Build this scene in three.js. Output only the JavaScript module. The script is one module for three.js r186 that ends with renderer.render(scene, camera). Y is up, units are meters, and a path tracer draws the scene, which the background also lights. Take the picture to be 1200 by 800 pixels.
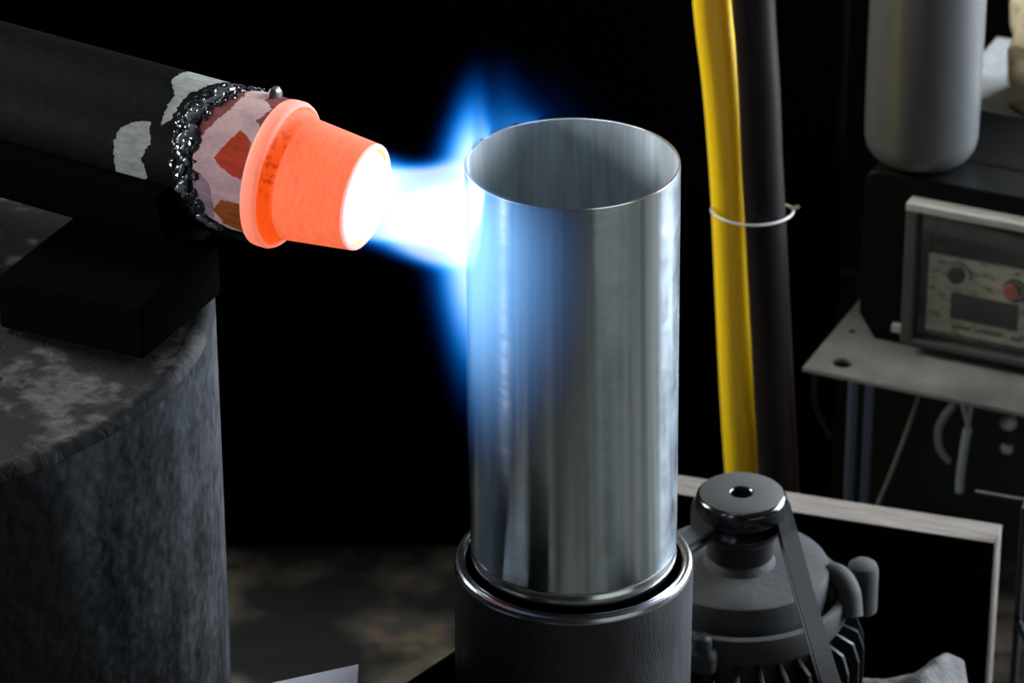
import * as THREE from 'three';
import { mergeGeometries, mergeVertices, toCreasedNormals } from 'three/addons/utils/BufferGeometryUtils.js';
import { RoundedBoxGeometry } from 'three/addons/geometries/RoundedBoxGeometry.js';
import { ImprovedNoise } from 'three/addons/math/ImprovedNoise.js';
import { RectAreaLightUniformsLib } from 'three/addons/lights/RectAreaLightUniformsLib.js';

// ---------------------------------------------------------------- camera, exposure, lamps
const scene = new THREE.Scene();
scene.background = new THREE.Color(0x000000);
const camera = new THREE.PerspectiveCamera(9.5, 1.5, 0.1, 30);
camera.position.set(-0.02795, 1.30469, 1.71765);
camera.rotation.set(-THREE.MathUtils.degToRad(27.6), 0, 0);
camera.focus = 1.9;
camera.userData.fStop = 15;
scene.add(camera);

const renderer = new THREE.WebGLRenderer({ antialias: true });
renderer.toneMapping = THREE.LinearToneMapping;
renderer.toneMappingExposure = 1.0;
renderer.shadowMap.enabled = true;
RectAreaLightUniformsLib.init();

// where the lamps of the workshop stand (outside the frame): [centre, aim, width, height, radiance, colour]
const LAMPS = {
  rim: [[1.33, 0.76, -0.86], [0.02, 0.4, -0.1], 1.3, 1.1, 27.0, 0xe6f0ff],
  ceiling: [[-0.05, 2.3, -0.45], [0, 0.2, -0.2], 0.7, 0.5, 4.0, 0xf2f6f4],
  back: [[-1.3, 1.2, -0.78], [0.05, 0.3, -0.3], 0.5, 0.5, 47.0, 0xf2f6f4],
  front: [[0.9, 0.33, 1.05], [0, 0.38, 0], 1.0, 0.5, 0.8, 0xeaf4f2],
  work: [[-1.32, 0.755, 0.36], [-0.05, 0.46, 0], 0.12, 0.4, 185.0, 0xf4f6ff],
};
const GAS = { r: 0.36, g: 0.58, b: 1.2 };       // what a full layer of burning gas gives off
const FLAME_LIGHT = { at: [-0.0745, 0.4745, 0.0005], color: 0x6fb0ff, intensity: 0.012 };

// ---------------------------------------------------------------- helpers
const V = (x, y, z) => new THREE.Vector3(x, y, z);
const noise = new ImprovedNoise();
function random(seed) { return () => { seed = (seed + 0x6d2b79f5) | 0; let t = Math.imul(seed ^ (seed >>> 15), 1 | seed); t = (t + Math.imul(t ^ (t >>> 7), 61 | t)) ^ t; return ((t ^ (t >>> 14)) >>> 0) / 4294967296; }; }
const n3 = (x, y, z = 0) => noise.noise(x + 31.7, y + 17.3, z + 5.1);
function fbm(x, y, z = 0, octaves = 4) { let s = 0, a = 0.5; for (let i = 0; i < octaves; i++) { s += a * n3(x, y, z); x *= 2.03; y *= 2.03; z = z * 2.03 + 3.7; a *= 0.5; } return s; }
const clamp = (x, a = 0, b = 1) => Math.min(b, Math.max(a, x));
const step = (a, b, x) => { const t = clamp((x - a) / (b - a)); return t * t * (3 - 2 * t); };
const mix = (a, b, t) => a.map((x, i) => x + (b[i] - x) * t);
// a texture from a function of (u, v) that gives linear 0..1 values
function texture(w, h, f, srgb, repeat) {
  const data = new Uint8Array(w * h * 4);
  for (let y = 0; y < h; y++) for (let x = 0; x < w; x++) {
    const c = f((x + 0.5) / w, (y + 0.5) / h), o = (y * w + x) * 4;
    for (let k = 0; k < 3; k++) { let l = clamp(Array.isArray(c) ? c[k] : c); if (srgb) l = l <= 0.0031308 ? l * 12.92 : 1.055 * Math.pow(l, 1 / 2.4) - 0.055; data[o + k] = Math.round(l * 255); }
    data[o + 3] = 255;
  }
  const t = new THREE.DataTexture(data, w, h);
  t.magFilter = THREE.LinearFilter; t.minFilter = THREE.LinearFilter; t.wrapS = t.wrapT = THREE.RepeatWrapping;
  if (srgb) t.colorSpace = THREE.SRGBColorSpace;
  if (repeat) t.repeat.set(...repeat);
  t.needsUpdate = true;
  return t;
}
const lin = (r, g, b) => new THREE.Color().setRGB(r, g, b);
const standard = (color, roughness, metalness = 0, more = {}) => new THREE.MeshStandardMaterial({ color: color.isColor ? color : lin(...color), roughness, metalness, ...more });

const used = {};
function numbered(name) { const n = used[name] = (used[name] ?? -1) + 1; return n ? name + '_' + String(n).padStart(3, '0') : name; }
function thing(name, label, category, at = [0, 0, 0], turn = 0, group) {
  const o = new THREE.Group();
  o.name = numbered(name); o.position.set(...at); o.rotation.y = turn;
  o.userData = { label, category };
  if (group) o.userData.group = group;
  scene.add(o);
  return o;
}
function part(name, geometry, material, parent, label) {
  const m = new THREE.Mesh(geometry, material);
  m.name = name; m.castShadow = m.receiveShadow = true;
  if (label) m.userData.label = label;
  parent.add(m);
  return m;
}
function solo(name, geometry, material, label, category, group) {
  const m = part(numbered(name), geometry, material, scene, label);
  m.userData.category = category;
  if (group) m.userData.group = group;
  return m;
}
function structure(name, geometry, material) { const m = part(name, geometry, material, scene); m.userData.kind = 'structure'; return m; }
const moved = (g, x, y, z) => g.translate(x, y, z);
const box = (w, h, d, x = 0, y = 0, z = 0) => moved(new THREE.BoxGeometry(w, h, d), x, y, z);
const rbox = (w, h, d, r, x = 0, y = 0, z = 0, s = 3) => moved(new RoundedBoxGeometry(w, h, d, s, r), x, y, z);
// three's own creased normals join corners closer than a centimetre, so small things are enlarged for it
const creased = (g, a) => toCreasedNormals(g.scale(2000, 2000, 2000), a).scale(0.0005, 0.0005, 0.0005);
function lathe(points, segments = 96, crease = 0.6) {
  const g = new THREE.LatheGeometry(points.map((p) => new THREE.Vector2(p[0], p[1])), segments);
  return crease ? creased(g, crease) : g;
}
const tube = (points, r, segments = 60, radial = 14) => new THREE.TubeGeometry(new THREE.CatmullRomCurve3(points.map((p) => V(...p))), segments, r, radial);
// a section [[out, up], ...] swept along a level path [[x, z], ...]
function sweepLevel(path, y, section) {
  const pos = [], index = [], m = section.length;
  path.forEach(([x, z], i) => {
    const a = path[Math.max(0, i - 1)], b = path[Math.min(path.length - 1, i + 1)];
    let tx = b[0] - a[0], tz = b[1] - a[1]; const l = Math.hypot(tx, tz); tx /= l; tz /= l;
    for (const [o, u] of section) pos.push(x - tz * o, y + u, z + tx * o);
  });
  for (let i = 0; i < path.length - 1; i++) for (let j = 0; j < m; j++) {
    const a = i * m + j, b = i * m + (j + 1) % m, c = a + m, d = b + m;
    index.push(a, c, b, b, c, d);
  }
  for (let j = 1; j < m - 1; j++) { index.push(0, j, j + 1); const e = (path.length - 1) * m; index.push(e, e + j + 1, e + j); }
  const g = new THREE.BufferGeometry();
  g.setAttribute('position', new THREE.Float32BufferAttribute(pos, 3)); g.setIndex(index);
  g.setAttribute('uv', new THREE.Float32BufferAttribute(new Float32Array(pos.length / 3 * 2), 2));
  return creased(g, 0.5);
}
function rough(g, amount, scale, seed = 0) {      // knock a surface about with noise, along its own normals
  g = mergeVertices(g.clone().deleteAttribute('normal') && (() => { const c = g.clone(); c.deleteAttribute('normal'); return c; })());
  g.computeVertexNormals();
  const p = g.attributes.position, n = g.attributes.normal;
  for (let i = 0; i < p.count; i++) {
    const h = amount * 2 * fbm(p.getX(i) * scale + seed, p.getY(i) * scale, p.getZ(i) * scale, 3);
    p.setXYZ(i, p.getX(i) + n.getX(i) * h, p.getY(i) + n.getY(i) * h, p.getZ(i) + n.getZ(i) * h);
  }
  g.computeVertexNormals();
  return g;
}

// ---------------------------------------------------------------- textures
const grain = texture(512, 512, (u, v) => 0.5 + 0.5 * fbm(u * 40, v * 40, 0, 4));
const pits = texture(512, 512, (u, v) => { const f = fbm(u * 26, v * 26, 2, 4); return 0.6 + 0.3 * fbm(u * 9, v * 9, 8) - (f > 0.16 ? 0.4 : 0); });
const brushed = texture(1024, 512, (u, v) => 0.5 + 0.45 * fbm(u * 14, v * 190, 0, 3));                // short marks running round a turned part
const hatch = texture(512, 512, (u, v) => 0.5 + 0.5 * fbm((u * 0.9 + v * 0.45) * 66, (v * 0.9 - u * 0.45) * 5, 4, 2));
const speck = texture(512, 512, (u, v) => 0.42 + 0.3 * fbm(u * 8, v * 8, 1, 4) + 0.25 * fbm(u * 60, v * 60, 5, 2), true);

// ---------------------------------------------------------------- room
const concrete = new THREE.MeshPhysicalMaterial({ color: lin(1, 1, 1), roughness: 0.92, specularIntensity: 0.25,
  map: texture(2048, 2048, (u, v) => {
    const x = u * 5, z = v * 5, stain = step(-0.12, 0.2, fbm(x * 8, z * 8, 3, 5)), spots = step(0.12, 0.3, fbm(x * 34, z * 34, 7, 3));
    return mix(mix([0.022, 0.023, 0.022], [0.18, 0.155, 0.12], stain), [0.03, 0.03, 0.026], spots * 0.7).map((x) => x * (0.8 + 0.5 * fbm(x * 30, z * 30, 2, 2)));
  }, true), bumpMap: grain, bumpScale: 0.0015,
});
const dark = standard([0.012, 0.014, 0.012], 0.95);
structure('floor', box(5, 0.2, 5, 0, -0.1, 0.1), concrete);
structure('ceiling', box(5.2, 0.1, 5.2, 0, 2.8, 0.1), dark);
structure('wall_left', box(0.1, 2.75, 5, -2.5, 1.375, 0.1), dark);
structure('wall_right', box(0.1, 2.75, 5, 2.5, 1.375, 0.1), dark);
structure('wall_back', box(5, 2.75, 0.1, 0, 1.375, -2.4), dark);
structure('wall_front', box(5, 2.75, 0.1, 0, 1.375, 2.6), dark);
const M = {
  blackMatte: new THREE.MeshPhysicalMaterial({ color: lin(0.0016, 0.002, 0.0016), roughness: 0.95, specularIntensity: 0 }),
  blackSatin: standard([0.008, 0.009, 0.009], 0.5),
  blackGloss: standard([0.006, 0.006, 0.006], 0.14),
  castIron: standard([0.038, 0.039, 0.037], 0.8, 0, { map: speck, bumpMap: grain, bumpScale: 0.0004 }),
  darkIron: standard([0.006, 0.0065, 0.007], 0.42, 0.2, { bumpMap: grain, bumpScale: 0.0003 }),
  greySteel: standard([0.3, 0.3, 0.28], 0.6, 0.2, { map: speck, bumpMap: grain, bumpScale: 0.0002 }),
};
for (const [x, w, z, label] of [[-0.44, 1.22, -0.5, 'wide black steel cabinet added to darken the space behind the flame and the left tank'], [0.5, 0.9, -0.86, 'black steel cabinet added to darken the space behind the rack with the control box']]) {  // added black boxes that keep the background dark
  const c = thing('dark_backdrop', label, 'backdrop', [x, 0, z - 0.15], 0);
  part('body', rbox(w, 0.385, 0.3, 0.006, 0, 0.1925, 0), M.blackMatte, c);
}

// ---------------------------------------------------------------- lamps of the workshop (all outside the frame)
function lamp(name, label, spec, tubes = 1) {
  const [at, aim, w, h, radiance, hue] = spec, color = new THREE.Color(hue);
  const t = thing(name, label, 'lamp', [at[0], 0, at[2]]);
  const head = part('housing', rbox(w + 0.05, h + 0.05, 0.05, 0.01), M.blackMatte, t);
  head.position.set(0, at[1], 0);
  head.lookAt(...aim);
  const glow = new THREE.MeshStandardMaterial({ color: 0x111111, emissive: color, emissiveIntensity: radiance * 0.15 });
  for (let k = 0; k < tubes; k++) {
    const tw = w / tubes, x = (k - (tubes - 1) / 2) * tw;
    const face = part('diffuser', box(tw * (tubes > 1 ? 0.55 : 1), h, 0.004, x, 0, 0.027), glow, head);
    const l = new THREE.RectAreaLight(color, radiance, tw * (tubes > 1 ? 0.55 : 1), h);
    l.name = 'lamp'; l.position.set(x, 0, 0.031); l.rotation.y = Math.PI;
    head.add(l);
  }
  if (at[1] > 2) part('rod', moved(new THREE.CylinderGeometry(0.012, 0.012, 2.75 - at[1], 12), 0, (2.75 + at[1]) / 2, 0), M.blackMatte, t);
  else {
    part('pole', moved(new THREE.CylinderGeometry(0.015, 0.015, at[1], 16), 0, at[1] / 2, -0.0), M.blackMatte, t);
    part('foot', lathe([[0, 0.03], [0.14, 0.02], [0.16, 0], [0, 0]], 32), M.blackMatte, t);
  }
  return head;
}
lamp('strip_lamp', 'large soft lamp panel on a pole at the right behind the bench', LAMPS.rim);
lamp('ceiling_lamp', 'soft lamp panel hanging from the ceiling above the bench', LAMPS.ceiling);
lamp('studio_lamp', 'soft lamp panel on a tall pole at the far left', LAMPS.back);
lamp('strip_lamp', 'wide soft lamp panel standing low at the front right', LAMPS.front);
const workHead = lamp('work_lamp', 'twin tube work lamp with an added long beam shield on a pole at the left', LAMPS.work, 2);
part('added_beam_shield', box(0.006, 0.6, 0.75, 0.1, 0, 0.4), M.blackMatte, workHead);      // added to keep its beam off the rack and hoses

// ---------------------------------------------------------------- the metal cup and its sleeve
const cupMetal = new THREE.MeshPhysicalMaterial({
  color: lin(0.52, 0.61, 0.66), metalness: 1, roughness: 0.23, anisotropy: 0.93, anisotropyRotation: Math.PI / 2,
  roughnessMap: texture(1024, 512, (u, v) => [0, 0.85 + 0.4 * fbm(u * 18, v * 9, 2, 4) + 0.22 * fbm(u * 30, v * 160, 6, 2), 0]), bumpMap: brushed, bumpScale: 0.00002,
});
const cupInside = new THREE.MeshPhysicalMaterial({
  color: lin(0.46, 0.52, 0.54), metalness: 0.25, roughness: 0.6,
  roughnessMap: texture(512, 512, (u, v) => [0, 0.85 + 0.35 * fbm(u * 26, v * 4, 3, 4), 0]),
  map: texture(512, 512, (u, v) => { const k = 0.72 + 0.5 * fbm(u * 22, v * 5, 9, 5) + 0.25 * fbm(u * 140, v * 8, 1, 2); return [k, k, k]; }, true),
});
const cup = thing('metal_cup', 'tall bright metal tube with open top standing in a dark sleeve before the flame', 'metal tube', [0.002, 0.288, 0]);
cup.rotation.z = 0.0098;
const CR = 0.05, CH = 0.212;
part('outer_wall', lathe([[0.0497, 0.0095], [0.0499, 0.0105], [0.04995, 0.06], [CR, CH - 0.0006]], 160, 0), cupMetal, cup);
part('rim', lathe([[CR, CH - 0.0006], [CR - 0.0001, CH], [CR - 0.0009, CH], [CR - 0.001, CH - 0.0006]], 160), standard([0.85, 0.87, 0.88], 0.25, 1), cup);
part('inner_wall', lathe([[CR - 0.001, CH - 0.0006], [CR - 0.001, 0.004], [0, 0.004]], 160), cupInside, cup);
part('bottom_bead', lathe([[0, 0], [0.0475, 0], [0.0488, 0.0008], [0.0497, 0.0024], [0.0499, 0.0045], [0.0496, 0.0066], [0.0489, 0.0082], [0.0489, 0.0088], [0.0497, 0.0095]], 160), standard([0.55, 0.57, 0.58], 0.22, 1), cup);

const sleeve = thing('support_sleeve', 'dark round steel sleeve with a polished lip holding the bright metal tube', 'sleeve', [0.002, 0, 0]);
part('body', lathe([[0.0575, 0], [0.058, 0.002], [0.058, 0.2855]], 128, 0), standard([0.036, 0.038, 0.04], 0.5, 0.3, { bumpMap: (() => { const t = hatch.clone(); t.repeat.set(14, 10); t.needsUpdate = true; return t; })(), bumpScale: 0.0004, roughnessMap: texture(256, 256, (u, v) => [0, 0.9 + 0.5 * fbm(u * 40, v * 20, 3, 3), 0]) }), sleeve);
part('lip', lathe([[0.058, 0.281], [0.0579, 0.2822], [0.0573, 0.2836], [0.0562, 0.2843], [0.0553, 0.2843], [0.0550, 0.2838], [0.0545, 0.2838], [0.0541, 0.2843], [0.0533, 0.2843], [0.0527, 0.2838], [0.0525, 0.2828]].map(([q, y]) => [q, y + 0.0045]), 160, 0.5), standard([0.36, 0.37, 0.39], 0.26, 1), sleeve);
part('bore', lathe([[0.0525, 0.2873], [0.0523, 0.262], [0.046, 0.262]], 128), M.blackMatte, sleeve);
part('support_plug', lathe([[0.046, 0.2], [0.0462, 0.2872], [0.0455, 0.2879], [0, 0.2879]], 96), M.blackMatte, sleeve);

// ---------------------------------------------------------------- tank on the left
const TANK = [-0.3629, 0, -0.0179];
const wearTop = (u, v) => { const s = fbm(u * 7, v * 7, 1, 5), t = fbm(u * 34, v * 34, 6, 4); return clamp(step(0.02, 0.36, s + 0.6 * t)); };
const tankTopMap = texture(1024, 1024, (u, v) => mix([0.004, 0.0044, 0.004], [0.07, 0.068, 0.06], wearTop(u, v) * (0.65 + 0.8 * fbm(u * 90, v * 90, 3, 2))), true);
const crackMap = texture(1024, 1024, (u, v) => { const a = Math.abs(fbm(u * 12, v * 12, 4, 4)), b = fbm(u * 60, v * 60, 2, 3); return 0.55 + 0.35 * b - 0.5 * (1 - step(0, 0.03, a)); });
const sideWearAndLight = (u, v) => {    // u in turns round the tank from the viewer's side, v up its height: bare scuffed patches, held to the lit side and thinned downward as painted light falloff
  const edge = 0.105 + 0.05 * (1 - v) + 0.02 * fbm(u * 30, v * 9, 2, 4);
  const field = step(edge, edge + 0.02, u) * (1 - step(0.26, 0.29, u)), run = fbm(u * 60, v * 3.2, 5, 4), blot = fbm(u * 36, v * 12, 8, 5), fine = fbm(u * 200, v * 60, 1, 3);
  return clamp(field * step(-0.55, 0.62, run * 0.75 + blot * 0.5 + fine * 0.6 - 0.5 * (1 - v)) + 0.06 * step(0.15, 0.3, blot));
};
const tankSideMap = texture(2048, 1024, (u, v) => mix([0.004, 0.005, 0.005], [0.06, 0.064, 0.066], sideWearAndLight(u, v)), true);
const tankTop = new THREE.MeshPhysicalMaterial({ color: lin(1, 1, 1), roughness: 0.75, specularIntensity: 0.25, map: tankTopMap, bumpMap: crackMap, bumpScale: 0.0004 });
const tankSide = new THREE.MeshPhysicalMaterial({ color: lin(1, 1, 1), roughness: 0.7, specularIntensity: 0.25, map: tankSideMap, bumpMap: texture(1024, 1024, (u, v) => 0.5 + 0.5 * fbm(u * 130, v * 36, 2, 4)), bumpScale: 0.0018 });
const tank = thing('steel_tank', 'large round black tank with scuffed grey patches and painted light on its side under the torch', 'tank', TANK);
const TR = 0.1936, TH = 0.4156;
const lid = lathe([[TR, TH - 0.005], [TR - 0.0008, TH - 0.002], [TR - 0.003, TH - 0.0002], [TR - 0.006, TH + 0.0006], [TR - 0.009, TH - 0.0006], [TR - 0.012, TH - 0.0012], [0.1, TH - 0.0008], [0, TH]], 180, 0.9);
{ const p = lid.attributes.position, uv = lid.attributes.uv; for (let i = 0; i < p.count; i++) uv.setXY(i, p.getX(i) / 0.4 + 0.5, 0.5 - p.getZ(i) / 0.4); }
part('lid', lid, tankTop, tank);
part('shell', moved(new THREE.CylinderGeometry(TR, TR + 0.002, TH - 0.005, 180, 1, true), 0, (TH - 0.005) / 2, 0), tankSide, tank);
part('base_ring', lathe([[TR - 0.02, 0.001], [TR + 0.006, 0.001], [TR + 0.006, 0.012], [TR + 0.002, 0.016]], 96), M.blackSatin, tank);

// ---------------------------------------------------------------- torch
const TIP = V(-0.0957, 0.4759, -0.0125), D = V(0.90397, -0.07181, 0.42153).normalize();
const SIDE = V(-Math.sin(THREE.MathUtils.degToRad(25)), 0, Math.cos(THREE.MathUtils.degToRad(25))), UPT = V().crossVectors(SIDE, D).normalize();
if (UPT.y < 0) UPT.negate();
const FRONT = TIP.clone().addScaledVector(D, -0.0407);         // centre of the flange's front face
// along the axis: lathe's y runs back from the flange face, u = 0 faces SIDE (towards the viewer) and grows towards UPT
const torch = thing('gas_torch', 'black gas torch with flaking paint and a glowing orange nozzle beside the flame', 'torch', FRONT.toArray());
torch.quaternion.setFromRotationMatrix(new THREE.Matrix4().makeBasis(UPT, D.clone().negate(), SIDE));
if (new THREE.Matrix4().makeBasis(UPT, D.clone().negate(), SIDE).determinant() < 0) throw new Error('left-handed torch');
const BR = 0.0352, BL = 0.17;    // radius of the barrel, length of its front section
// outlines of the flaked patches as [distance behind the flange, degrees round from the viewer's side towards the top]
const outline = {
  bare: [[0.0763, 20], [0.0748, 30.6], [0.0688, 39.3], [0.061, 42.6], [0.0573, 24.4], [0.0608, 12.8], [0.057, 0.5], [0.0584, -16], [0.0646, -29.6], [0.0703, -19.9], [0.0735, -7.2], [0.0746, 7]],
  bareTop: [[0.0624, 83], [0.063, 118], [0.04, 118], [0.0438, 95], [0.0489, 76.8], [0.0506, 63.8], [0.0513, 47.5], [0.0545, 40.4], [0.0564, 54.3], [0.0553, 68.6]],
  hot: [[0.03, 125], [0.0345, 88], [0.036, 60], [0.0365, 40], [0.034, 18], [0.032, -4], [0.027, -22], [0.017, -31], [0, -34], [0, 130]],
  mauve: [[0.036, 16], [0.029, 14], [0.0235, 6], [0.0215, -10], [0.023, -34], [0.034, -30], [0.037, -4]],
  redFlake: [[0.0243, 27.8], [0.0162, 54.6], [0.0115, 50.6], [0.004, 40], [0.004, 18], [0.0125, 18], [0.0199, 23]],
  redTop: [[0.0355, 34.6], [0.031, 52], [0.0265, 70], [0.0255, 90], [0.0285, 115], [0.034, 115], [0.0375, 70], [0.038, 50]],
  redLow: [[0.0215, -13.2], [0.0179, -3.8], [0.0116, -0.9], [0.002, -2], [0.002, -33], [0.0174, -27]],
  redFlange: [[0.004, 130], [0.014, 118], [0.016, 92], [0.008, 84], [0.011, 66], [0.002, 58], [0, 130]],
};
const inside = (poly, x, y) => { let c = false; for (let i = 0, j = poly.length - 1; i < poly.length; j = i++) { const [xi, yi] = poly[i], [xj, yj] = poly[j]; if ((yi > y) !== (yj > y) && x < ((xj - xi) * (y - yi)) / (yj - yi) + xi) c = !c; } return c; };
function barrelAt(u, v) {
  let deg = u * 360; if (deg > 180) deg -= 360;
  const back = v * BL, wob = 0.0022, a = back + wob * fbm(u * 90, v * 26, 1, 4), g = deg + 4 * fbm(u * 70, v * 22, 9, 4);
  const a2 = back + wob * 0.4 * fbm(u * 160, v * 50, 1, 3), g2 = deg + 1.5 * fbm(u * 140, v * 50, 9, 3);
  if (inside(outline.hot, a2, g2)) {
    if (inside(outline.redFlake, a2, g2)) return 'flake';
    if (inside(outline.redTop, a, g) || inside(outline.redFlange, a, g)) return 'red';
    if (inside(outline.redLow, a, g)) return 'rust';
    return inside(outline.mauve, a2, g2) ? 'mauve' : 'pale';
  }
  if (inside(outline.bare, a, g) || inside(outline.bareTop, a, g)) return 'bare';
  return 'paint';
}
const soot = grain.clone(); soot.repeat.set(2, 6); soot.needsUpdate = true;
const tones = { paint: [0.002, 0.0023, 0.0022], bare: [0.22, 0.227, 0.213], pale: [0.41, 0.27, 0.265], mauve: [0.21, 0.14, 0.16], red: [0.15, 0.05, 0.045], flake: [0.26, 0.03, 0.014], rust: [0.17, 0.05, 0.012] };
const gloss = { paint: 0.55, bare: 0.42, pale: 0.45, mauve: 0.45, red: 0.6, flake: 0.6, rust: 0.6 }, level = { paint: 0.8, bare: 0.45, pale: 0.35, mauve: 0.35, red: 0.45, flake: 0.5, rust: 0.45 };
const kinds = []; const KW = 1024, KH = 512;
for (let y = 0; y < KH; y++) for (let x = 0; x < KW; x++) kinds.push(barrelAt((x + 0.5) / KW, (y + 0.5) / KH));
const kindAt = (u, v) => kinds[Math.min(KH - 1, Math.floor(v * KH)) * KW + Math.min(KW - 1, Math.floor(u * KW))];
const frontMat = new THREE.MeshPhysicalMaterial({ color: lin(1, 1, 1), roughness: 1, metalness: 0, specularIntensity: 0.08,
  map: texture(KW, KH, (u, v) => { const k = kindAt(u, v), t = tones[k], f = 0.85 + 0.55 * fbm(u * 80, v * 24, 4, 4); return k === 'pale' ? mix(t, [0.34, 0.22, 0.225], step(-0.1, 0.3, fbm(u * 20, v * 9, 6, 3))).map((x) => x * (0.95 + 0.2 * fbm(u * 120, v * 60, 4, 2))) : t.map((x) => x * f); }, true),
  roughnessMap: texture(KW, KH, (u, v) => [0, gloss[kindAt(u, v)] + 0.15 * fbm(u * 60, v * 20, 7, 3), 0]),
  bumpMap: texture(KW, KH, (u, v) => level[kindAt(u, v)] + 0.12 * fbm(u * 150, v * 46, 3, 4)), bumpScale: 0.0008,
  emissive: 0xffffff, emissiveIntensity: 0.35,
  emissiveMap: texture(512, 256, (u, v) => { const k = kindAt(u, v); return k === 'flake' ? [0.16, 0.012, 0.002] : k === 'red' ? [0.05, 0.005, 0.002] : k === 'rust' ? [0.08, 0.012, 0] : [0, 0, 0]; }, true),
});
// a tube about the torch's axis with u, v as above
function roundAxis(profile, segments = 160) {       // profile: [radius, distance behind the flange face]
  const pos = [], uv = [], index = [], n = profile.length;
  for (let i = 0; i <= segments; i++) { const a = i / segments * Math.PI * 2; for (let j = 0; j < n; j++) { const [r, b] = profile[j]; pos.push(r * Math.sin(a), b, r * Math.cos(a)); uv.push(i / segments, j / (n - 1)); } }
  for (let i = 0; i < segments; i++) for (let j = 0; j < n - 1; j++) { const a = i * n + j, b = a + n; index.push(a, b, a + 1, a + 1, b, b + 1); }
  const g = new THREE.BufferGeometry();
  g.setAttribute('position', new THREE.Float32BufferAttribute(pos, 3)); g.setAttribute('uv', new THREE.Float32BufferAttribute(uv, 2)); g.setIndex(index);
  return g;
}
const smooth = (g, a = 0.6) => creased(g, a);
part('barrel_front', smooth(roundAxis(Array.from({ length: 21 }, (_, i) => [BR, Math.max(0.0075, i / 20 * BL)]))), frontMat, torch, 'flaking black paint over heated metal');
part('barrel', smooth(roundAxis([[BR, BL], [BR, 0.4], [BR - 0.003, 0.403], [0, 0.403]])), new THREE.MeshPhysicalMaterial({ color: lin(0.002, 0.0023, 0.0022), roughness: 0.45, specularIntensity: 0.08, bumpMap: soot, bumpScale: 0.0003 }), torch, 'sooty black barrel');
{ // crust of burnt paint round the barrel between the black paint and the heated end
  const line = [[0.027, 128], [0.0345, 92], [0.039, 68], [0.040, 46], [0.0385, 24], [0.036, -4], [0.031, -26], [0.022, -36]], rnd = random(11), flakes = [];
  const along = (t) => { const f = t * (line.length - 1), i = Math.min(line.length - 2, Math.floor(f)), k = f - i; return [line[i][0] + (line[i + 1][0] - line[i][0]) * k, line[i][1] + (line[i + 1][1] - line[i][1]) * k]; };
  for (let k = 0; k < 230; k++) {
    const [b, deg] = along(rnd()), spread = rnd() - 0.5, a = THREE.MathUtils.degToRad(deg + (rnd() - 0.5) * 5), back = b + 0.0008 + spread * 0.013, s = 0.0008 + 0.0016 * rnd() * (1 - Math.abs(spread));
    const g = new THREE.IcosahedronGeometry(s, 1), p = g.attributes.position;
    g.scale(1.5, 0.5 + 0.3 * rnd(), 1.0); g.rotateY(rnd() * 6);
    for (let i = 0; i < p.count; i++) { const h = 1 + 0.7 * n3(p.getX(i) * 900 + k, p.getY(i) * 900, p.getZ(i) * 900); p.setXYZ(i, p.getX(i) * h, p.getY(i) * h, p.getZ(i) * h); }
    g.rotateX(Math.PI / 2); g.translate(0, 0, BR); g.rotateY(a); g.translate(0, back, 0);
    flakes.push(g);
  }
  const crust = mergeGeometries(flakes); crust.computeVertexNormals();
  const m = part('paint_crust', crust, standard([0.02, 0.022, 0.025], 0.16, 0.3), torch, 'glossy blistered crust of burnt paint');
  m.userData.kind = 'stuff';
  const glaze = standard([0.055, 0.06, 0.07], 0.2, 0.1), blisters = [0, 1, 2].map((k) => rough(new THREE.SphereGeometry(0.0024, 18, 12).scale(1.25, 0.85, 0.42), 0.0004, 420, k * 9 + 2));
  for (let k = 0; k < 36; k++) {        // the larger blisters lie along the edge of the crust
    const [b, deg] = along((k + 0.3 + 0.4 * rnd()) / 36), size = 0.5 + 0.75 * rnd(), g = new THREE.Mesh(blisters[k % 3], glaze);
    g.name = 'blister'; g.castShadow = g.receiveShadow = true; g.scale.setScalar(size);
    const a = THREE.MathUtils.degToRad(deg + 3 * (rnd() - 0.5)); g.position.set((BR + 0.0004) * Math.sin(a), b + (rnd() - 0.35) * 0.005, (BR + 0.0004) * Math.cos(a)); g.rotation.set(0, a, rnd() * 6, 'YXZ');
    torch.add(g);
  }
  const bead = rough(new THREE.SphereGeometry(0.0038, 24, 16).scale(1.6, 1.2, 0.75), 0.0008, 300, 3); bead.rotateX(Math.PI / 2); bead.translate(0, 0, BR + 0.0004); bead.rotateY(THREE.MathUtils.degToRad(106)); bead.translate(0, 0.0145, 0);
  part('slag_bead', bead, standard([0.07, 0.05, 0.055], 0.3, 0), torch);
}
const hotMap = (f) => texture(512, 256, f, true);
const mottle = (u, v) => 0.9 + 0.22 * fbm(u * 24, v * 10, 2, 5) + 0.14 * fbm(u * 160, v * 60, 5, 2);
const hot = (base, map, k = 1) => new THREE.MeshStandardMaterial({ color: lin(...base), roughness: 0.8, emissive: 0xffffff, emissiveMap: map, emissiveIntensity: k, bumpMap: grain, bumpScale: 0.0003 });
const coneGlow = hot([0.22, 0.055, 0.025], hotMap((u, v) => { const m = mottle(u, v); return [0.98 * m, 0.165 * m * m, 0.052 * m]; }));
const flangeGlow = hot([0.36, 0.14, 0.11], hotMap((u, v) => { const m = mottle(u, v * 0.4); return [0.92 * m, 0.19 * m, 0.10 * m]; }));
const collarGlow = hot([0.3, 0.06, 0.02], hotMap((u, v) => { const m = mottle(u, v), deg = u > 0.5 ? u * 360 - 360 : u * 360; const char = step(0.02, 0.16, fbm(u * 70, v * 3, 4, 4)) * step(-5, 20, deg); return mix([0.98 * m, 0.085 * m, 0.004], [0.30, 0.02, 0.0], char * 0.6); }));
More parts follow.
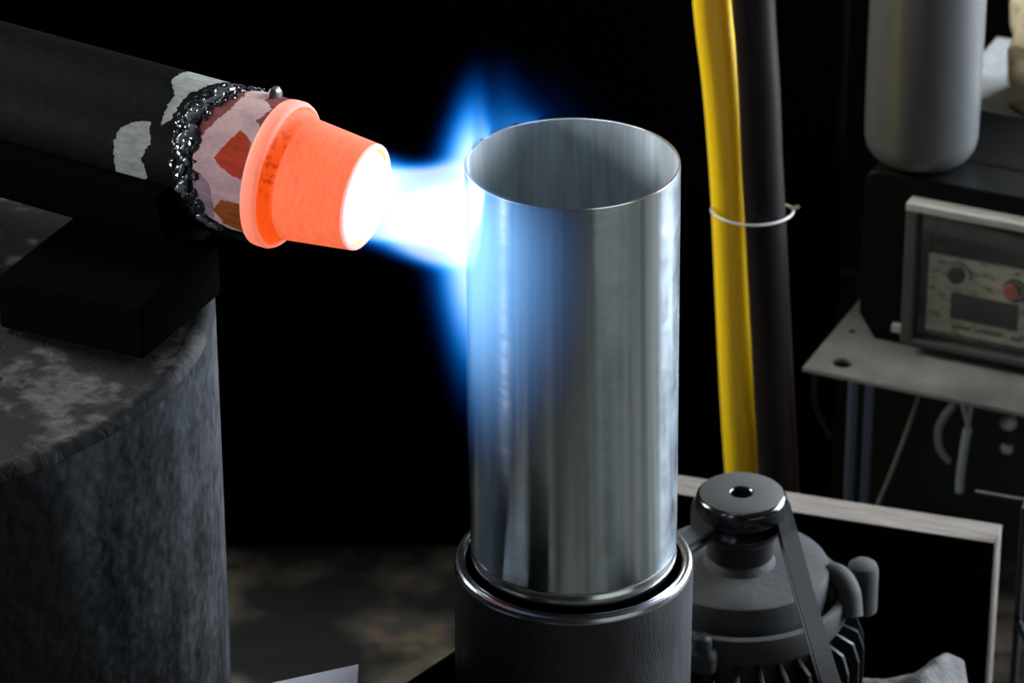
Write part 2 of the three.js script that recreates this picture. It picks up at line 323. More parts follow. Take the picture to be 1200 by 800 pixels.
const nozzle = part('flange', smooth(roundAxis([[0.029, 0.0085], [0.0340, 0.0085], [0.0354, 0.0075], [0.0356, 0.006], [0.0356, 0.0022], [0.0349, 0.0008], [0.0335, 0]]), 0.9), flangeGlow, torch, 'glowing salmon pink flange');
part('collar', smooth(roundAxis([[0.0335, 0], [0.0322, 0.0001], [0.0316, -0.0003], [0.0309, -0.0014], [0.0302, -0.003], [0.0297, -0.0048], [0.0294, -0.0062]]), 0.9), collarGlow, torch, 'brighter orange ring with charred specks');
part('cone', smooth(roundAxis(Array.from({ length: 11 }, (_, i) => [0.0294 + (0.0257 - 0.0294) * i / 10, -0.0062 + (-0.0397 + 0.0062) * i / 10])), 0.9), coneGlow, torch, 'glowing orange tapered nozzle');
const tipGlow = hot([0.5, 0.25, 0.22], hotMap((u, v) => [0.85, 0.36, 0.27]));
part('tip_rim', smooth(roundAxis([[0.0257, -0.0397], [0.0255, -0.0404], [0.0249, -0.0408], [0.0232, -0.0408]]), 0.9), tipGlow, torch, 'pale pink rim');
part('tip_edge', smooth(roundAxis([[0.0232, -0.0408], [0.0224, -0.0404], [0.0220, -0.0395]]), 0.9), hot([0.4, 0.2, 0.05], hotMap(() => [1, 0.46, 0.05]), 1.1), torch, 'yellow hot inner edge');
part('bore', smooth(roundAxis([[0.0220, -0.0395], [0.0217, -0.034], [0.0205, -0.03], [0.012, -0.028], [0, -0.028]]), 0.9), new THREE.MeshStandardMaterial({ color: 0x222222, emissive: lin(1, 0.93, 0.86), emissiveIntensity: 1.5 }), torch, 'white hot bore');

// what holds the torch on the tank
const yaw = THREE.MathUtils.degToRad(-25);
const stand = thing('torch_stand', 'black iron saddle and block holding the torch on the tank lid', 'stand', [-0.2549 + 0.03, TH + 0.0006, -0.03], yaw);
part('base_block', rbox(0.078, 0.027, 0.075, 0.002, 0.0135, 0.0135, 0.012), M.blackMatte, stand);  // widened so its black also covers the shaded end of the lid
for (const x of [-0.012, 0.014]) part('post', rbox(0.018, 0.034, 0.018, 0.002, x, 0.017, -0.042), M.blackMatte, stand);
{ const shape = new THREE.Shape(); shape.absarc(0, 0, 0.047, Math.PI * 1.02, Math.PI * 1.98); shape.absarc(0, 0, 0.0356, Math.PI * 1.98, Math.PI * 1.02, true);
  const g = new THREE.ExtrudeGeometry(shape, { depth: 0.33, bevelEnabled: false, curveSegments: 40 });
  const m = part('saddle', g, M.blackMatte, stand);
  const start = FRONT.clone().addScaledVector(D, -0.045);
  stand.updateMatrixWorld(true);
  const world = new THREE.Matrix4().makeBasis(SIDE, UPT, D.clone().negate()).setPosition(start);
  if (world.determinant() < 0) world.makeBasis(SIDE.clone().negate(), UPT, D.clone().negate()).setPosition(start);
  m.applyMatrix4(new THREE.Matrix4().copy(stand.matrixWorld).invert().multiply(world)); }

// ---------------------------------------------------------------- flame: glowing gas, as layers through its depth
const flame = thing('gas_flame', 'blue and white gas flame streaming from the nozzle and spreading over the metal tube', 'flame', TIP.toArray());
{
  const HIT = V(-0.0475, 0.4735, 0.007), phiHit = Math.atan2(HIT.x - 0.002, HIT.z), p = V();
  const density = (q) => {
    const rx = q.x - 0.002, rad = Math.hypot(rx, q.z), out = rad - 0.05;
    if (out < -0.0012 && q.y < 0.4985) return [0, 0];
    p.copy(q).sub(TIP); const a = p.dot(D), rho = Math.sqrt(Math.max(0, p.lengthSq() - a * a));
    const R = 0.0235 + 0.0022 * step(0.01, 0.05, a);
    const jet = step(-0.001, 0.0015, a) * (1 - step(R * 0.62, R * 1.17, rho)) * (1 - step(0.055, 0.085, a));
    let dphi = Math.atan2(rx, q.z) - phiHit; if (dphi > Math.PI) dphi -= 2 * Math.PI; if (dphi < -Math.PI) dphi += 2 * Math.PI;
    const dy = q.y - HIT.y, arc = 0.055 * dphi;
    const sd = Math.sqrt((dy > 0 ? dy / 0.074 : dy / 0.118) ** 2 + (arc < 0 ? arc / 0.125 : arc / 0.082) ** 2);
    const thick = (dy < 0 ? 0.0105 : 0.0085) + 0.0105 * Math.exp(-sd * sd * 2.2), above = step(0.499, 0.5025, q.y);
    const wall = (out > 0 ? Math.exp(-((out / thick) ** 2)) : above * Math.exp(-((out / 0.005) ** 2))) * (1 - step(0.3, 1.25, sd)) * (0.78 + 0.22 * Math.exp(-sd * sd * 3));
    const ahead = step(-0.3, 0.25, dphi);        // the part in front of the tube has a sheet of its own
    return [Math.min(1.15, jet + wall * (1 - ahead) - 0.35 * jet * wall) * Math.max(above, step(-0.0012, 0.0002, out)), wall * ahead];
  };
  // each layer holds the gas between it and its neighbours
  const layers = [[-0.057, 0.016], [-0.041, 0.017], [-0.024, 0.017], [-0.007, 0.017], [0.010, 0.017], [0.028, 0.018], ['sheet', 0.013]], h = 0.0012;
  const gas = new THREE.MeshBasicMaterial({ vertexColors: true, transparent: true, side: THREE.DoubleSide, depthWrite: false });
  gas.name = 'burning_gas';
  for (const [z, width] of layers) {
    const nx = 134, ny = 165, pos = [], col = [], index = [], d = [], w = width / 0.0165, q = V();
    for (let j = 0; j <= ny; j++) for (let i = 0; i <= nx; i++) {
      let x = -0.101 + i * h, y = 0.35 + j * h, zz = z, v = 0;
      if (z === 'sheet') {
        const a = -1.9 + 2.5 * i / nx;
        x = 0.002 + 0.0518 * Math.sin(a); zz = 0.0518 * Math.cos(a);
        v = density(q.set(x, y, zz))[1] * (1 - step(0.4985, 0.5035, y));
      } else {
        let n = 0;
        for (let k = -4; k <= 4; k++) { q.set(x, y, z + k * width * 0.125); const share = Math.max(step(0.0475, 0.0575, Math.hypot(q.x - 0.002, q.z)), step(0.5, 0.54, y)); v += share * density(q)[0]; n += share; }
        v /= Math.max(1, n);
        v = 1.1 * step(0.0, 0.95, v);
        if (y < 0.501 && Math.hypot(x - 0.002, z) < 0.0503) v = 0;
      }
      d.push(v);
      pos.push(x - TIP.x, y - TIP.y, zz - TIP.z);
      if (z === 'sheet') col.push(0.27 * v ** 1.7 / 0.10, 0.58 * v ** 1.3 / 0.10, 1.05 * v / 0.10, 0.10 * Math.min(1, v));
      else col.push(GAS.r * w * v ** 6 / 0.10, GAS.g * w * (0.3 * v + 0.7 * v ** 2.6) / 0.10, GAS.b * w * v / 0.10, 0.10 * Math.min(1, v));
    }
    for (let j = 0; j < ny; j++) for (let i = 0; i < nx; i++) {
      const a = j * (nx + 1) + i, b = a + 1, c = a + nx + 1, e = c + 1;
      if (Math.max(d[a], d[b], d[c], d[e]) > 0.012) index.push(a, b, e, a, e, c);
    }
    const keep = new Map(), ps = [], cs = [], ix = index.map((k) => { if (!keep.has(k)) { keep.set(k, keep.size); ps.push(pos[k * 3], pos[k * 3 + 1], pos[k * 3 + 2]); cs.push(col[k * 4], col[k * 4 + 1], col[k * 4 + 2], col[k * 4 + 3]); } return keep.get(k); });
    if (!ix.length) continue;
    const g = new THREE.BufferGeometry(); g.setAttribute('position', new THREE.Float32BufferAttribute(ps, 3)); g.setAttribute('color', new THREE.Float32BufferAttribute(cs, 4)); g.setIndex(ix); g.computeVertexNormals();
    const m = part('flame_layer', g, gas, flame); m.castShadow = m.receiveShadow = false;
  }
  const l = new THREE.PointLight(new THREE.Color(FLAME_LIGHT.color), FLAME_LIGHT.intensity);
  l.name = 'flame_glow'; l.castShadow = true; l.shadow.radius = 0.6; l.position.set(...FLAME_LIGHT.at).sub(TIP);
  flame.add(l);
}

// ---------------------------------------------------------------- hanging hoses
const yellowRubber = new THREE.MeshPhysicalMaterial({ color: lin(1.0, 0.66, 0.001), roughness: 0.5, transmission: 0.15, thickness: 0, bumpMap: grain, bumpScale: 0.0004, clearcoat: 0.3, clearcoatRoughness: 0.3 });
solo('yellow_hose', tube([[0.035, 2.74, -0.385], [0.045, 1.6, -0.385], [0.066, 0.7, -0.385], [0.0826, 0.4186, -0.385], [0.089, 0.367, -0.385], [0.0941, 0.3143, -0.385], [0.0978, 0.2605, -0.385], [0.1012, 0.2054, -0.385], [0.1043, 0.1606, -0.385], [0.1073, 0.1235, -0.385], [0.115, 0.04, -0.39], [0.12, 0.008, -0.40]], 0.0106, 240, 24), yellowRubber, 'bright yellow hose hanging down behind the motor pulley', 'hose');
solo('black_hose', tube([[0.06, 2.74, -0.375], [0.07, 1.6, -0.375], [0.09, 0.7, -0.375], [0.1051, 0.4229, -0.371], [0.1093, 0.3715, -0.369], [0.1119, 0.3296, -0.368], [0.1159, 0.2762, -0.367], [0.1207, 0.2107, -0.366], [0.1273, 0.1205, -0.365], [0.133, 0.04, -0.365], [0.138, 0.008, -0.37]], 0.0117, 240, 24), new THREE.MeshPhysicalMaterial({ color: lin(0.008, 0.005, 0.004), roughness: 0.45, specularIntensity: 0.4, sheen: 1, sheenColor: lin(0.95, 0.52, 0.36), sheenRoughness: 0.4 }), 'dark brown black hose hanging beside the yellow hose', 'hose');
{ const c = V(0.1078, 0.294, -0.3735), pts = []; for (let i = 0; i < 40; i++) { const a = i / 40 * Math.PI * 2; pts.push([c.x + 0.0232 * Math.cos(a), c.y + 0.001 * Math.cos(a * 2) + 0.003 * Math.sin(a), c.z + 0.0215 * Math.sin(a)]); }
  const t = thing('wire_tie', 'thin pale wire tied round the yellow and black hoses', 'wire', c.toArray());
  const ring = new THREE.TubeGeometry(new THREE.CatmullRomCurve3(pts.map((p) => V(...p).sub(c)), true), 120, 0.0007, 8, true);
  const pale = standard([0.5, 0.5, 0.48], 0.5, 0.1);
  part('loop', ring, pale, t);
  part('twisted_end', tube([[0.0222, 0.0015, 0], [0.0245, 0.0035, 0.001], [0.026, 0.0042, 0.002]], 0.0009, 10, 8), pale, t); }

// ---------------------------------------------------------------- motor with pulley and belt
const MX = 0.0915, MZ = -0.1405;
const motor = thing('electric_motor', 'grey cast electric motor with cooling fins and a black belt pulley on top', 'motor', [MX, 0, MZ]);
part('housing', lathe([[0, 0], [0.06, 0], [0.06, 0.012], [0.053, 0.018], [0.053, 0.172], [0.05, 0.176]], 96), M.darkIron, motor);
const finShape = new THREE.Shape([[0.0525, 0.02], [0.067, 0.02], [0.067, 0.156], [0.0635, 0.166], [0.0525, 0.171]].map(([x, y]) => new THREE.Vector2(x, y)));
const finGeo = moved(new THREE.ExtrudeGeometry(finShape, { depth: 0.0016, bevelEnabled: true, bevelSize: 0.0004, bevelThickness: 0.0004, bevelSegments: 1 }), 0, 0, -0.0008);
for (let k = 0; k < 30; k++) { const f = part('fin', finGeo, M.darkIron, motor); f.rotation.y = k / 30 * Math.PI * 2 + 0.05; }
part('end_shield', lathe([[0.05, 0.174], [0.0565, 0.174], [0.0575, 0.176], [0.0575, 0.186], [0.0568, 0.1885], [0.0552, 0.1892], [0.053, 0.1888], [0.0515, 0.186], [0.0505, 0.1835], [0.0482, 0.1835], [0.0478, 0.199], [0.0470, 0.2015], [0.0455, 0.2023], [0.03, 0.2033], [0.019, 0.2037], [0.0175, 0.2075], [0.0165, 0.2085], [0, 0.2085]], 128), M.castIron, motor, 'grey stepped end cover');
const bolt = mergeGeometries([moved(new THREE.CylinderGeometry(0.0052, 0.0055, 0.006, 6), 0, 0.003, 0), moved(new THREE.SphereGeometry(0.0048, 16, 8).scale(1, 0.5, 1), 0, 0.006, 0)].map((g) => g.toNonIndexed()));
for (const a of [0.36, 2.0, -2.7]) {
  const lug = part('mounting_lug', rbox(0.016, 0.016, 0.014, 0.003, 0.0565 * Math.sin(-a + Math.PI), 0.178, 0), M.castIron, motor);
  lug.geometry = rbox(0.016, 0.014, 0.013, 0.004, 0, 0.178, 0.060); lug.rotation.y = -a;
  const b = part('bolt', bolt, M.darkIron, lug); b.position.set(0, 0.185, 0.061);
}
{ // the round boss with its curved arm at the right of the cover
  const boss = part('terminal_boss', lathe([[0.0085, 0.170], [0.0085, 0.194], [0.0075, 0.1975], [0.005, 0.1995], [0, 0.2]], 40), M.castIron, motor); boss.position.set(0.0655, 0, -0.006);
  part('cast_arm', tube([[0.047, 0.197, 0.002], [0.052, 0.197, 0.006], [0.0565, 0.192, 0.012], [0.058, 0.18, 0.018]], 0.0065, 24, 14), M.castIron, motor);
}
const PT = 0.2447;
const pulley = part('pulley', lathe([[0.0057, PT - 0.012], [0.0057, PT - 0.0006], [0.0062, PT - 0.0001], [0.0195, PT - 0.0001], [0.0218, PT - 0.0005], [0.0232, PT - 0.0016], [0.0238, PT - 0.0034], [0.0237, PT - 0.0095], [0.0226, PT - 0.0115], [0.0178, PT - 0.0150], [0.0215, PT - 0.0185], [0.0217, PT - 0.0200], [0.0205, PT - 0.0225], [0.0192, PT - 0.0245], [0.0178, PT - 0.026], [0.0176, PT - 0.036]], 96), M.blackGloss, motor, 'black pulley with bored hub');
part('pulley_face', lathe([[0.0064, PT + 0.0002], [0.0212, PT + 0.0002], [0.0218, PT - 0.0002]], 96), standard([0.015, 0.015, 0.014], 0.7), pulley, 'dull grey turned top face');
part('shaft', lathe([[0, PT - 0.006], [0.0056, PT - 0.006], [0.0056, 0.207]], 32), M.blackSatin, motor);
{ // the belt: in from the right front, round the back of the pulley, and off to the idler behind the sleeve
  const path = [], r = 0.0215, y = PT - 0.0145;
  path.push([MX + r + 0.0235, 0.1], [MX + r + 0.013, 0.02], [MX + r + 0.006, -0.06]);
  for (let i = 0; i <= 24; i++) { const a = 0.12 + (i / 24) * (Math.PI * 1.22 - 0.12); path.push([MX + r * Math.cos(a), MZ - r * Math.sin(a)]); }
  const e = path[path.length - 1]; const tx = -0.62, tz = 0.785;
  for (const l of [0.02, 0.04, 0.06]) path.push([e[0] + tx * l, e[1] + tz * l]);
  const section = [[-0.0046, 0.0055], [-0.0046, -0.0055], [0.004, -0.0036], [0.004, -0.0012], [0.0026, 0], [0.004, 0.0012], [0.004, 0.0036]].map(([o, u]) => [-o, u]).reverse();
  const g = sweepLevel(path, y, section);
  solo('drive_belt', g, standard([0.008, 0.0085, 0.009], 0.6), 'black rubber belt running from the motor pulley to the lower right', 'belt');
  for (const [px, pz, q, label] of [[e[0] + tx * 0.055 - tz * 0.0135, e[1] + tz * 0.055 + tx * 0.0135, 0.0095, 'small black idler pulley on a post behind the sleeve'], [MX + r + 0.0235 - 0.0335, 0.1, 0.0295, 'larger black pulley on a post at the front end of the belt']]) {
    const t = thing('belt_pulley', label, 'pulley', [px, 0, pz]);
    part('wheel', lathe([[0, y - 0.009], [q + 0.003, y - 0.009], [q + 0.003, y - 0.0062], [q, y - 0.0058], [q, y + 0.0058], [q + 0.003, y + 0.0062], [q + 0.003, y + 0.009], [0, y + 0.009]], 48), M.blackGloss, t);
    part('post', moved(new THREE.CylinderGeometry(0.006, 0.006, y - 0.009, 16), 0, (y - 0.009) / 2, 0), M.blackSatin, t);
  }
}

// ---------------------------------------------------------------- board behind the motor
{
  const g = thing('backing_board', 'black faced board with pale raw edges standing behind the motor', 'board', [0.2348, 0, -0.2149], THREE.MathUtils.degToRad(-17.6));
  const W = 0.22, H = 0.17, T = 0.0215;
  part('core', box(W, H, T - 0.001, -W / 2, H / 2, -T / 2 - 0.0005), standard([0.36, 0.31, 0.26], 0.85, 0, { map: speck, bumpMap: grain, bumpScale: 0.0005 }), g, 'pale raw board edges');
  part('facing', box(W - 0.0003, H - 0.0003, 0.001, -W / 2, H / 2, 0), M.blackMatte, g);
}
{ const f = thing('guard_rail', 'thin dark steel guard rail at the right edge beyond the board', 'guard rail', [0.248, 0, -0.225], THREE.MathUtils.degToRad(-20));
  part('upright', rbox(0.0035, 0.19, 0.008, 0.0008, 0.004, 0.095, 0), M.darkIron, f);
  part('top_rail', rbox(0.028, 0.0016, 0.003, 0.0005, -0.0115, 0.190, -0.004), M.darkIron, f);
  part('stay', tube([[0.005, 0.12, 0.006], [0.018, 0.09, 0.006], [0.045, 0.0, 0.01]], 0.0022, 20, 8), M.darkIron, f); }
solo('rag', (() => {   // folded cloth with one raised ridge, lying over a low block
  const g = new THREE.PlaneGeometry(0.075, 0.07, 60, 56); g.rotateX(-Math.PI / 2); const p = g.attributes.position;
  for (let i = 0; i < p.count; i++) {
    const x = p.getX(i), z = p.getZ(i), ridge = Math.exp(-(((x * 0.78 + z * 0.62) / 0.009) ** 2)), e = Math.max(Math.abs(x) / 0.0375, Math.abs(z) / 0.035);
    p.setY(i, 0.004 + 0.013 * ridge * step(-0.03, 0.025, x) + 0.004 * fbm(x * 60, z * 60, 2, 3) + 0.012 * (1 - e * e) - 0.09 * step(0.86, 1, e));
  }
  g.computeVertexNormals(); g.rotateY(0.1); g.translate(0.184, 0.124, -0.112); return g; })(), standard([0.16, 0.16, 0.148], 0.9, 0, { map: speck, bumpMap: grain, bumpScale: 0.0008, side: THREE.DoubleSide }), 'grey folded rag with a raised ridge at the lower right', 'rag');
solo('support_block', rbox(0.056, 0.122, 0.05, 0.003, 0.186, 0.061, -0.112), M.blackMatte, 'low black block under the grey rag', 'block');

// ---------------------------------------------------------------- lower left oddments
{ const s = new THREE.Shape(); [[0, 0], [-0.041, 0.0168], [-0.06, 0.04], [-0.05, 0.09], [0, 0.075], [0.0, 0.04]].forEach(([x, z], i) => (i ? s.lineTo(x, -z) : s.moveTo(x, -z)));
  const g = new THREE.ExtrudeGeometry(s, { depth: 0.002, bevelEnabled: false }); g.rotateX(-Math.PI / 2); g.translate(-0.102, 0.248, 0.0357);
  solo('sheet_offcut', g, standard([0.78, 0.76, 0.71], 0.8, 0, { bumpMap: pits, bumpScale: 0.0006 }), 'pale pointed sheet offcut at the bottom edge left of the sleeve', 'offcut');
  solo('steel_block', rbox(0.07, 0.248, 0.11, 0.002, -0.125, 0.124, 0.145), M.blackMatte, 'black block under the pale sheet offcut', 'block');
  const b = thing('steel_bar', 'black flat bar on edge beside the foot of the sleeve', 'bar', [-0.073, 0, -0.0015], Math.atan2(0.0276, 0.0219));
  part('plate', rbox(0.07, 0.22, 0.004, 0.001, 0, 0.11, 0), M.blackMatte, b); }

// ---------------------------------------------------------------- rack on the right
const RY = THREE.MathUtils.degToRad(-24.5), RO = V(0.1421, 0.1795, -0.4023);
const RX = V(Math.cos(RY), 0, -Math.sin(RY)), RZ = V(Math.sin(RY), 0, Math.cos(RY));
const onRack = (x, y, z) => RO.clone().addScaledVector(RX, x).addScaledVector(RZ, z).add(V(0, y, 0)).toArray();
{
  const r = thing('rack_shelf', 'grey steel shelf plate with a round hole carrying the control box', 'shelf', [RO.x, 0, RO.z], RY);
  const s = new THREE.Shape([[0, 0], [0.36, 0], [0.36, -0.3], [0.0, -0.3]].map(([x, z]) => new THREE.Vector2(x, -z)));
  for (const [x, z, k] of [[0.0194, -0.0148, 0.0062], [0.0109, -0.055, 0.0028]]) { const h = new THREE.Path(); h.absarc(x, -z, k, 0, Math.PI * 2, true); s.holes.push(h); }
  const g = new THREE.ExtrudeGeometry(s, { depth: 0.0022, bevelEnabled: true, bevelSize: 0.0003, bevelThickness: 0.0003, bevelSegments: 2, curveSegments: 24 }); g.rotateX(-Math.PI / 2); g.translate(0, RO.y - 0.0025, 0);
  part('plate', g, standard([0.30, 0.30, 0.28], 0.66, 0.1, { map: texture(512, 512, (u, v) => { const k = 0.62 + 0.5 * fbm(u * 5, v * 5, 1, 5) + 0.12 * fbm(u * 50, v * 50, 4, 2); return [k, k, k * 0.97]; }, true, [5, 5]), bumpMap: grain, bumpScale: 0.0002 }), r);
  const legMat = standard([0.08, 0.095, 0.13], 0.45, 0.2);
  for (const [x, z] of [[0.0185, -0.038], [0.0275, -0.04], [0.33, -0.04], [0.33, -0.27], [0.03, -0.27]]) part('leg', moved(new THREE.CylinderGeometry(0.0032, 0.0032, RO.y - 0.002, 20), x, (RO.y - 0.002) / 2, z), legMat, r);
  part('added_dark_panel', box(0.39, RO.y - 0.004, 0.003, 0.165, (RO.y - 0.004) / 2, -0.135), standard([0.016, 0.0175, 0.016], 0.75), r);  // added dark sheet standing in for the shade under the shelf
  part('bracket', tube([[0.0035, RO.y - 0.003, -0.012], [0.0035, RO.y - 0.03, -0.013], [0.012, RO.y - 0.055, -0.02]], 0.0016, 20, 8), M.darkIron, r);
}
// what hangs below the shelf
solo('thin_wire', tube([[0.2135, 0.1765, -0.415], [0.2118, 0.1501, -0.42], [0.201, 0.1068, -0.42], [0.192, 0.0786, -0.42], [0.175, 0.03, -0.41], [0.16, 0.002, -0.40]], 0.0013, 60, 8), standard([0.13, 0.12, 0.1], 0.6), 'thin slanting wire hanging below the grey shelf plate', 'wire');
{ const t = thing('frayed_cord', 'pale frayed cord hanging under the grey shelf plate', 'cord', [0.2436, 0, -0.45]), cordMat = standard([0.33, 0.36, 0.38], 0.7);
  part('cord', tube([[0.003, 0.113, 0], [0.0015, 0.1, 0], [0.0, 0.0781, 0], [0.0, 0.069, 0.001]], 0.0026, 30, 10), cordMat, t);
  for (const [x, z] of [[-0.0065, 0.003], [-0.002, -0.004], [0.007, 0.001], [0.0035, 0.003]]) part('strand', tube([[x, 0.1768, z], [x * 0.8, 0.145, z], [0.003, 0.113, 0]], 0.0011, 20, 6), cordMat, t); }
{ const paleIron = standard([0.2, 0.205, 0.2], 0.6, 0.1), r = thing('hanging_hook', 'curved dark metal hook below the grey shelf plate', 'hook', [0.2363, 0, -0.46]);
  part('hook', tube([[0.003, 0.1768, 0], [0.002, 0.124, 0], [-0.003, 0.1155, 0], [-0.0062, 0.106, 0], [-0.005, 0.094, 0.002], [0.001, 0.086, 0.004]], 0.0024, 50, 10), paleIron, r); }
{ const k = thing('cable_gland', 'two small grey knobs on a stem under the shelf plate at the right edge', 'fitting', [0.2695, 0, -0.44]);
  part('stem', moved(new THREE.CylinderGeometry(0.0022, 0.0022, 0.085, 12), 0, 0.134, 0), M.darkIron, k);
  for (const [y, q] of [[0.1219, 0.0052], [0.1044, 0.0038]]) part('knob', moved(new THREE.SphereGeometry(q, 20, 14), 0, y, 0), standard([0.36, 0.38, 0.38], 0.5, 0.1), k); }

// control box, its window and what can be seen through it
{
  const BX = 0.0169, BZ = -0.0505, by = RO.y + 0.0005;
  const c = thing('control_box', 'black control box with a pale framed window on the grey shelf', 'control box', onRack(BX, 0.0005, BZ), RY);
  const W = 0.25, H = 0.106, T = 0.11;
  const shell = new THREE.Shape(); const rr = 0.009;
  shell.moveTo(rr, 0.0); shell.lineTo(W - rr, 0); shell.lineTo(W, rr); shell.lineTo(W, H - rr); shell.quadraticCurveTo(W, H, W - rr, H); shell.lineTo(rr, H); shell.quadraticCurveTo(0, H, 0, H - rr); shell.lineTo(0, rr * 1.5); shell.closePath();
  const hole = new THREE.Path(); hole.moveTo(0.04, 0.012); hole.lineTo(0.04, 0.09); hole.lineTo(0.2, 0.09); hole.lineTo(0.2, 0.012); shell.holes.push(hole);
  const sg = new THREE.ExtrudeGeometry(shell, { depth: 0.03, bevelEnabled: true, bevelSize: 0.0015, bevelThickness: 0.0015, bevelSegments: 3, curveSegments: 12 }); sg.translate(0, 0.0015, -0.0315);
  const boxPaint = new THREE.MeshPhysicalMaterial({ color: lin(0.003, 0.0034, 0.0032), roughness: 0.5, specularIntensity: 0.12, bumpMap: grain, bumpScale: 0.0003 });
  part('case_front', sg, boxPaint, c);
  part('case_back', rbox(W + 0.002, H + 0.003, T - 0.028, 0.008, W / 2, H / 2 + 0.0015, -0.030 - (T - 0.028) / 2), boxPaint, c);
  const fx0 = 0.028, fx1 = 0.206, fy0 = 0.006, fy1 = 0.0975, fd = 0.011, paleFrame = standard([0.8, 0.78, 0.7], 0.7, 0, { map: speck, bumpMap: grain, bumpScale: 0.0003 }), greyFrame = standard([0.09, 0.09, 0.085], 0.7, 0, { map: speck });
  const fr = part('window_frame', rbox(fx1 - fx0, 0.005, fd, 0.0008, (fx0 + fx1) / 2, fy1 - 0.0025, fd / 2), paleFrame, c, 'pale top bar of the window frame');
  part('side_bar', rbox(0.007, fy1 - fy0 - 0.005, fd - 0.001, 0.0008, fx0 + 0.0035, (fy0 + fy1 - 0.005) / 2, (fd - 0.001) / 2), greyFrame, fr);
  part('side_bar', rbox(0.007, fy1 - fy0 - 0.005, fd - 0.001, 0.0008, fx1 - 0.0035, (fy0 + fy1 - 0.005) / 2, (fd - 0.001) / 2), greyFrame, fr);
  part('bottom_bar', rbox(fx1 - fx0 - 0.014, 0.004, fd - 0.001, 0.0008, (fx0 + fx1) / 2, fy0 + 0.002, (fd - 0.001) / 2), greyFrame, fr);
  part('window_pane', box(fx1 - fx0 - 0.014, fy1 - fy0 - 0.009, 0.0012, (fx0 + fx1) / 2, (fy0 + fy1 - 0.001) / 2, 0.0045), new THREE.MeshPhysicalMaterial({ color: lin(0.93, 0.94, 0.91), roughness: 0.05, transmission: 1, thickness: 0, ior: 1.5 }), c);
  const plateTex = texture(512, 256, (u, v) => { const k = 0.85 + 0.3 * fbm(u * 8, v * 6, 3, 5) - 0.5 * step(0.0, 0.3, fbm(u * 22, v * 12, 7, 4)); return [0.62 * k, 0.59 * k, 0.49 * k]; }, true);
  const panel = part('instrument_panel', box(0.16, 0.053, 0.002, 0.12, 0.0365, -0.001), standard([1, 1, 1], 0.75, 0, { map: plateTex }), c, 'stained cream instrument panel');
  part('recess_shade_plate', box(0.16, 0.026, 0.002, 0.12, 0.077, -0.008), M.blackMatte, c);  // black plate stands in for the shade in the upper recess
  const dial = part('dial', lathe([[0, 0.004], [0.0042, 0.004], [0.0048, 0.0034], [0.005, 0]], 32).rotateX(Math.PI / 2), standard([0.02, 0.025, 0.026], 0.5), panel); dial.position.set(0.0577, 0.0525, 0);
  const arc = part('dial_scale', new THREE.TorusGeometry(0.0078, 0.0005, 6, 30, 2.4), standard([0.03, 0.03, 0.03], 0.7), panel); arc.position.set(0.0585, 0.0522, 0.0003); arc.rotation.z = -0.2;
  const btn = part('red_button', lathe([[0, 0.0042], [0.0042, 0.0042], [0.0052, 0.003], [0.0052, 0]], 32).rotateX(Math.PI / 2), standard([0.36, 0.09, 0.065], 0.6), panel); btn.position.set(0.0917, 0.0495, 0);
  const ring = part('button_ring', new THREE.TorusGeometry(0.0066, 0.0008, 8, 32), standard([0.03, 0.03, 0.03], 0.6), btn); ring.position.set(0.0015, 0, 0.0004);
  part('name_plate', box(0.041, 0.0165, 0.001, 0.0755, 0.0322, 0.0005), standard([0.05, 0.062, 0.066], 0.6, 0, { map: speck }), panel, 'dark grey blank plate');
  for (const [x, w] of [[0.062, 0.012], [0.078, 0.016], [0.096, 0.008]]) part('printed_line', box(w, 0.0016, 0.0003, x, 0.0185, 0.0001), standard([0.10, 0.095, 0.08], 0.8), panel);
  part('hinge_foot', rbox(0.006, 0.005, 0.004, 0.0006, 0.0235, 0.0115, 0.0025), paleFrame, c);
}
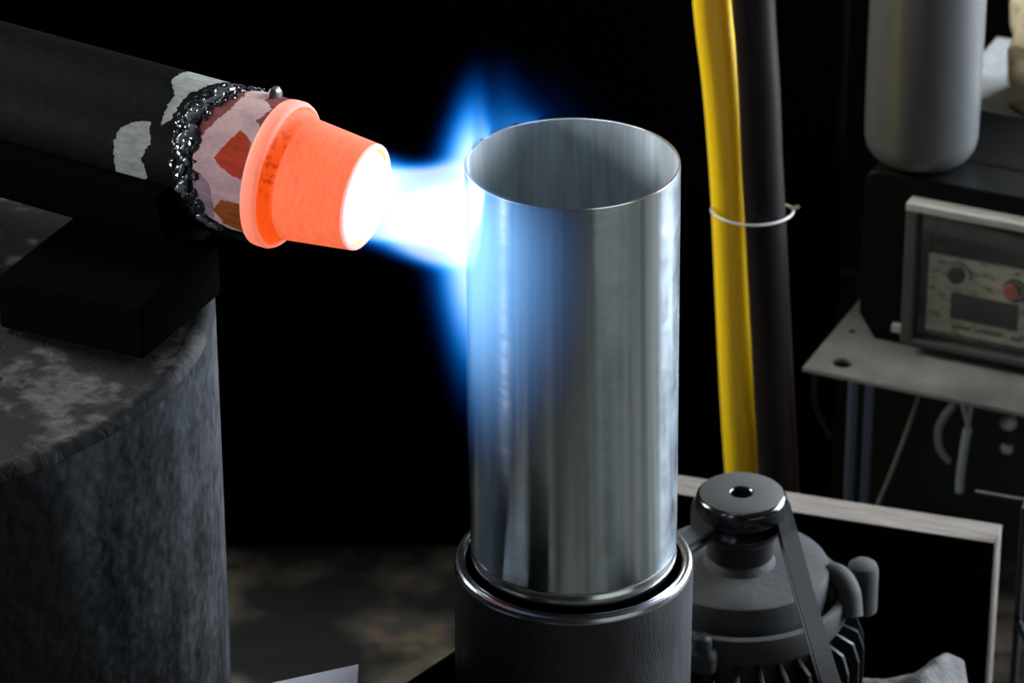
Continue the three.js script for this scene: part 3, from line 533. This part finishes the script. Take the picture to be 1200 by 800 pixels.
// bottle on the box
{
  const at = onRack(0.0397, 0.1105, -0.0770);
  const b = thing('steel_bottle', 'dark grey bottle with rounded base standing on the control box', 'bottle', at, RY);
  const R = 0.0330, bottleMat = new THREE.MeshPhysicalMaterial({ color: lin(0.05, 0.052, 0.05), roughness: 0.45, clearcoat: 0.4, clearcoatRoughness: 0.25 });
  part('body', lathe([[0, 0], [R - 0.013, 0], [R - 0.008, 0.001], [R - 0.004, 0.0042], [R - 0.0012, 0.009], [R, 0.015], [R + 0.0003, 0.06], [R, 0.155], [R - 0.004, 0.172], [R - 0.014, 0.186], [0.014, 0.192]], 96, 0.9), bottleMat, b);
  part('cap', lathe([[0.014, 0.192], [0.0155, 0.193], [0.0155, 0.214], [0.014, 0.216], [0, 0.216]], 40), M.blackSatin, b);
}
// crate with a grey lid behind the box, and the wrapped parcel on it
{
  const t = thing('lidded_crate', 'black crate with a grey lid behind the control box', 'crate', onRack(0.0, 0.0005, -0.182), RY);
  part('crate_body', rbox(0.2, 0.077, 0.1, 0.002, 0.112, 0.0385, -0.054), M.blackMatte, t);
  part('lid', rbox(0.21, 0.016, 0.12, 0.0012, 0.117, 0.085, -0.06), standard([0.42, 0.425, 0.4], 0.72, 0, { map: speck, bumpMap: grain, bumpScale: 0.0003 }), t, 'grey lid');
  const paperMap = texture(512, 512, (u, v) => {
    const cr = fbm(u * 7, v * 7, 3, 4), row = (v * 44) % 1, ink = row > 0.35 && row < 0.75 && fbm(u * 90, Math.floor(v * 44) * 3.1, 2, 2) > -0.06 && fbm(u * 3.1, v * 2.2, 8, 2) > -0.02 ? 0.55 : 1;
    const k = (0.85 + 0.5 * cr) * ink; return [0.8 * k, 0.66 * k, 0.44 * k];
  }, true);
  const w = mergeVertices((() => { const c = new THREE.CylinderGeometry(0.041, 0.0385, 0.13, 18, 11); c.deleteAttribute('normal'); return c; })()), p = w.attributes.position;
  for (let i = 0; i < p.count; i++) {
    const x = p.getX(i), y = p.getY(i), z = p.getZ(i), low = 1 - step(-0.02, 0.02, y), jolt = (q) => n3(x * 310 + q, y * 240, z * 310 - q), seam = Math.atan2(z, x) > 3.1 || Math.atan2(z, x) < -3.1;
    if (seam) { p.setX(i, x * 1.02); continue; }
    const k = 1 + (0.06 + 0.16 * low) * jolt(1) + 0.05 * jolt(7);
    p.setXYZ(i, x * k, Math.max(-0.065, y + 0.005 * jolt(3)), z * k);
  }
  const parcel = thing('wrapped_parcel', 'crumpled parcel in printed brown paper on the grey lid', 'parcel', onRack(0.086, 0.0937, -0.225), RY);
  const wrap = moved(w, 0, 0.065, 0).toNonIndexed(); wrap.computeVertexNormals();
  part('wrapping', wrap, standard([1, 1, 1], 0.85, 0, { map: paperMap }), parcel);
}

renderer.render(scene, camera);
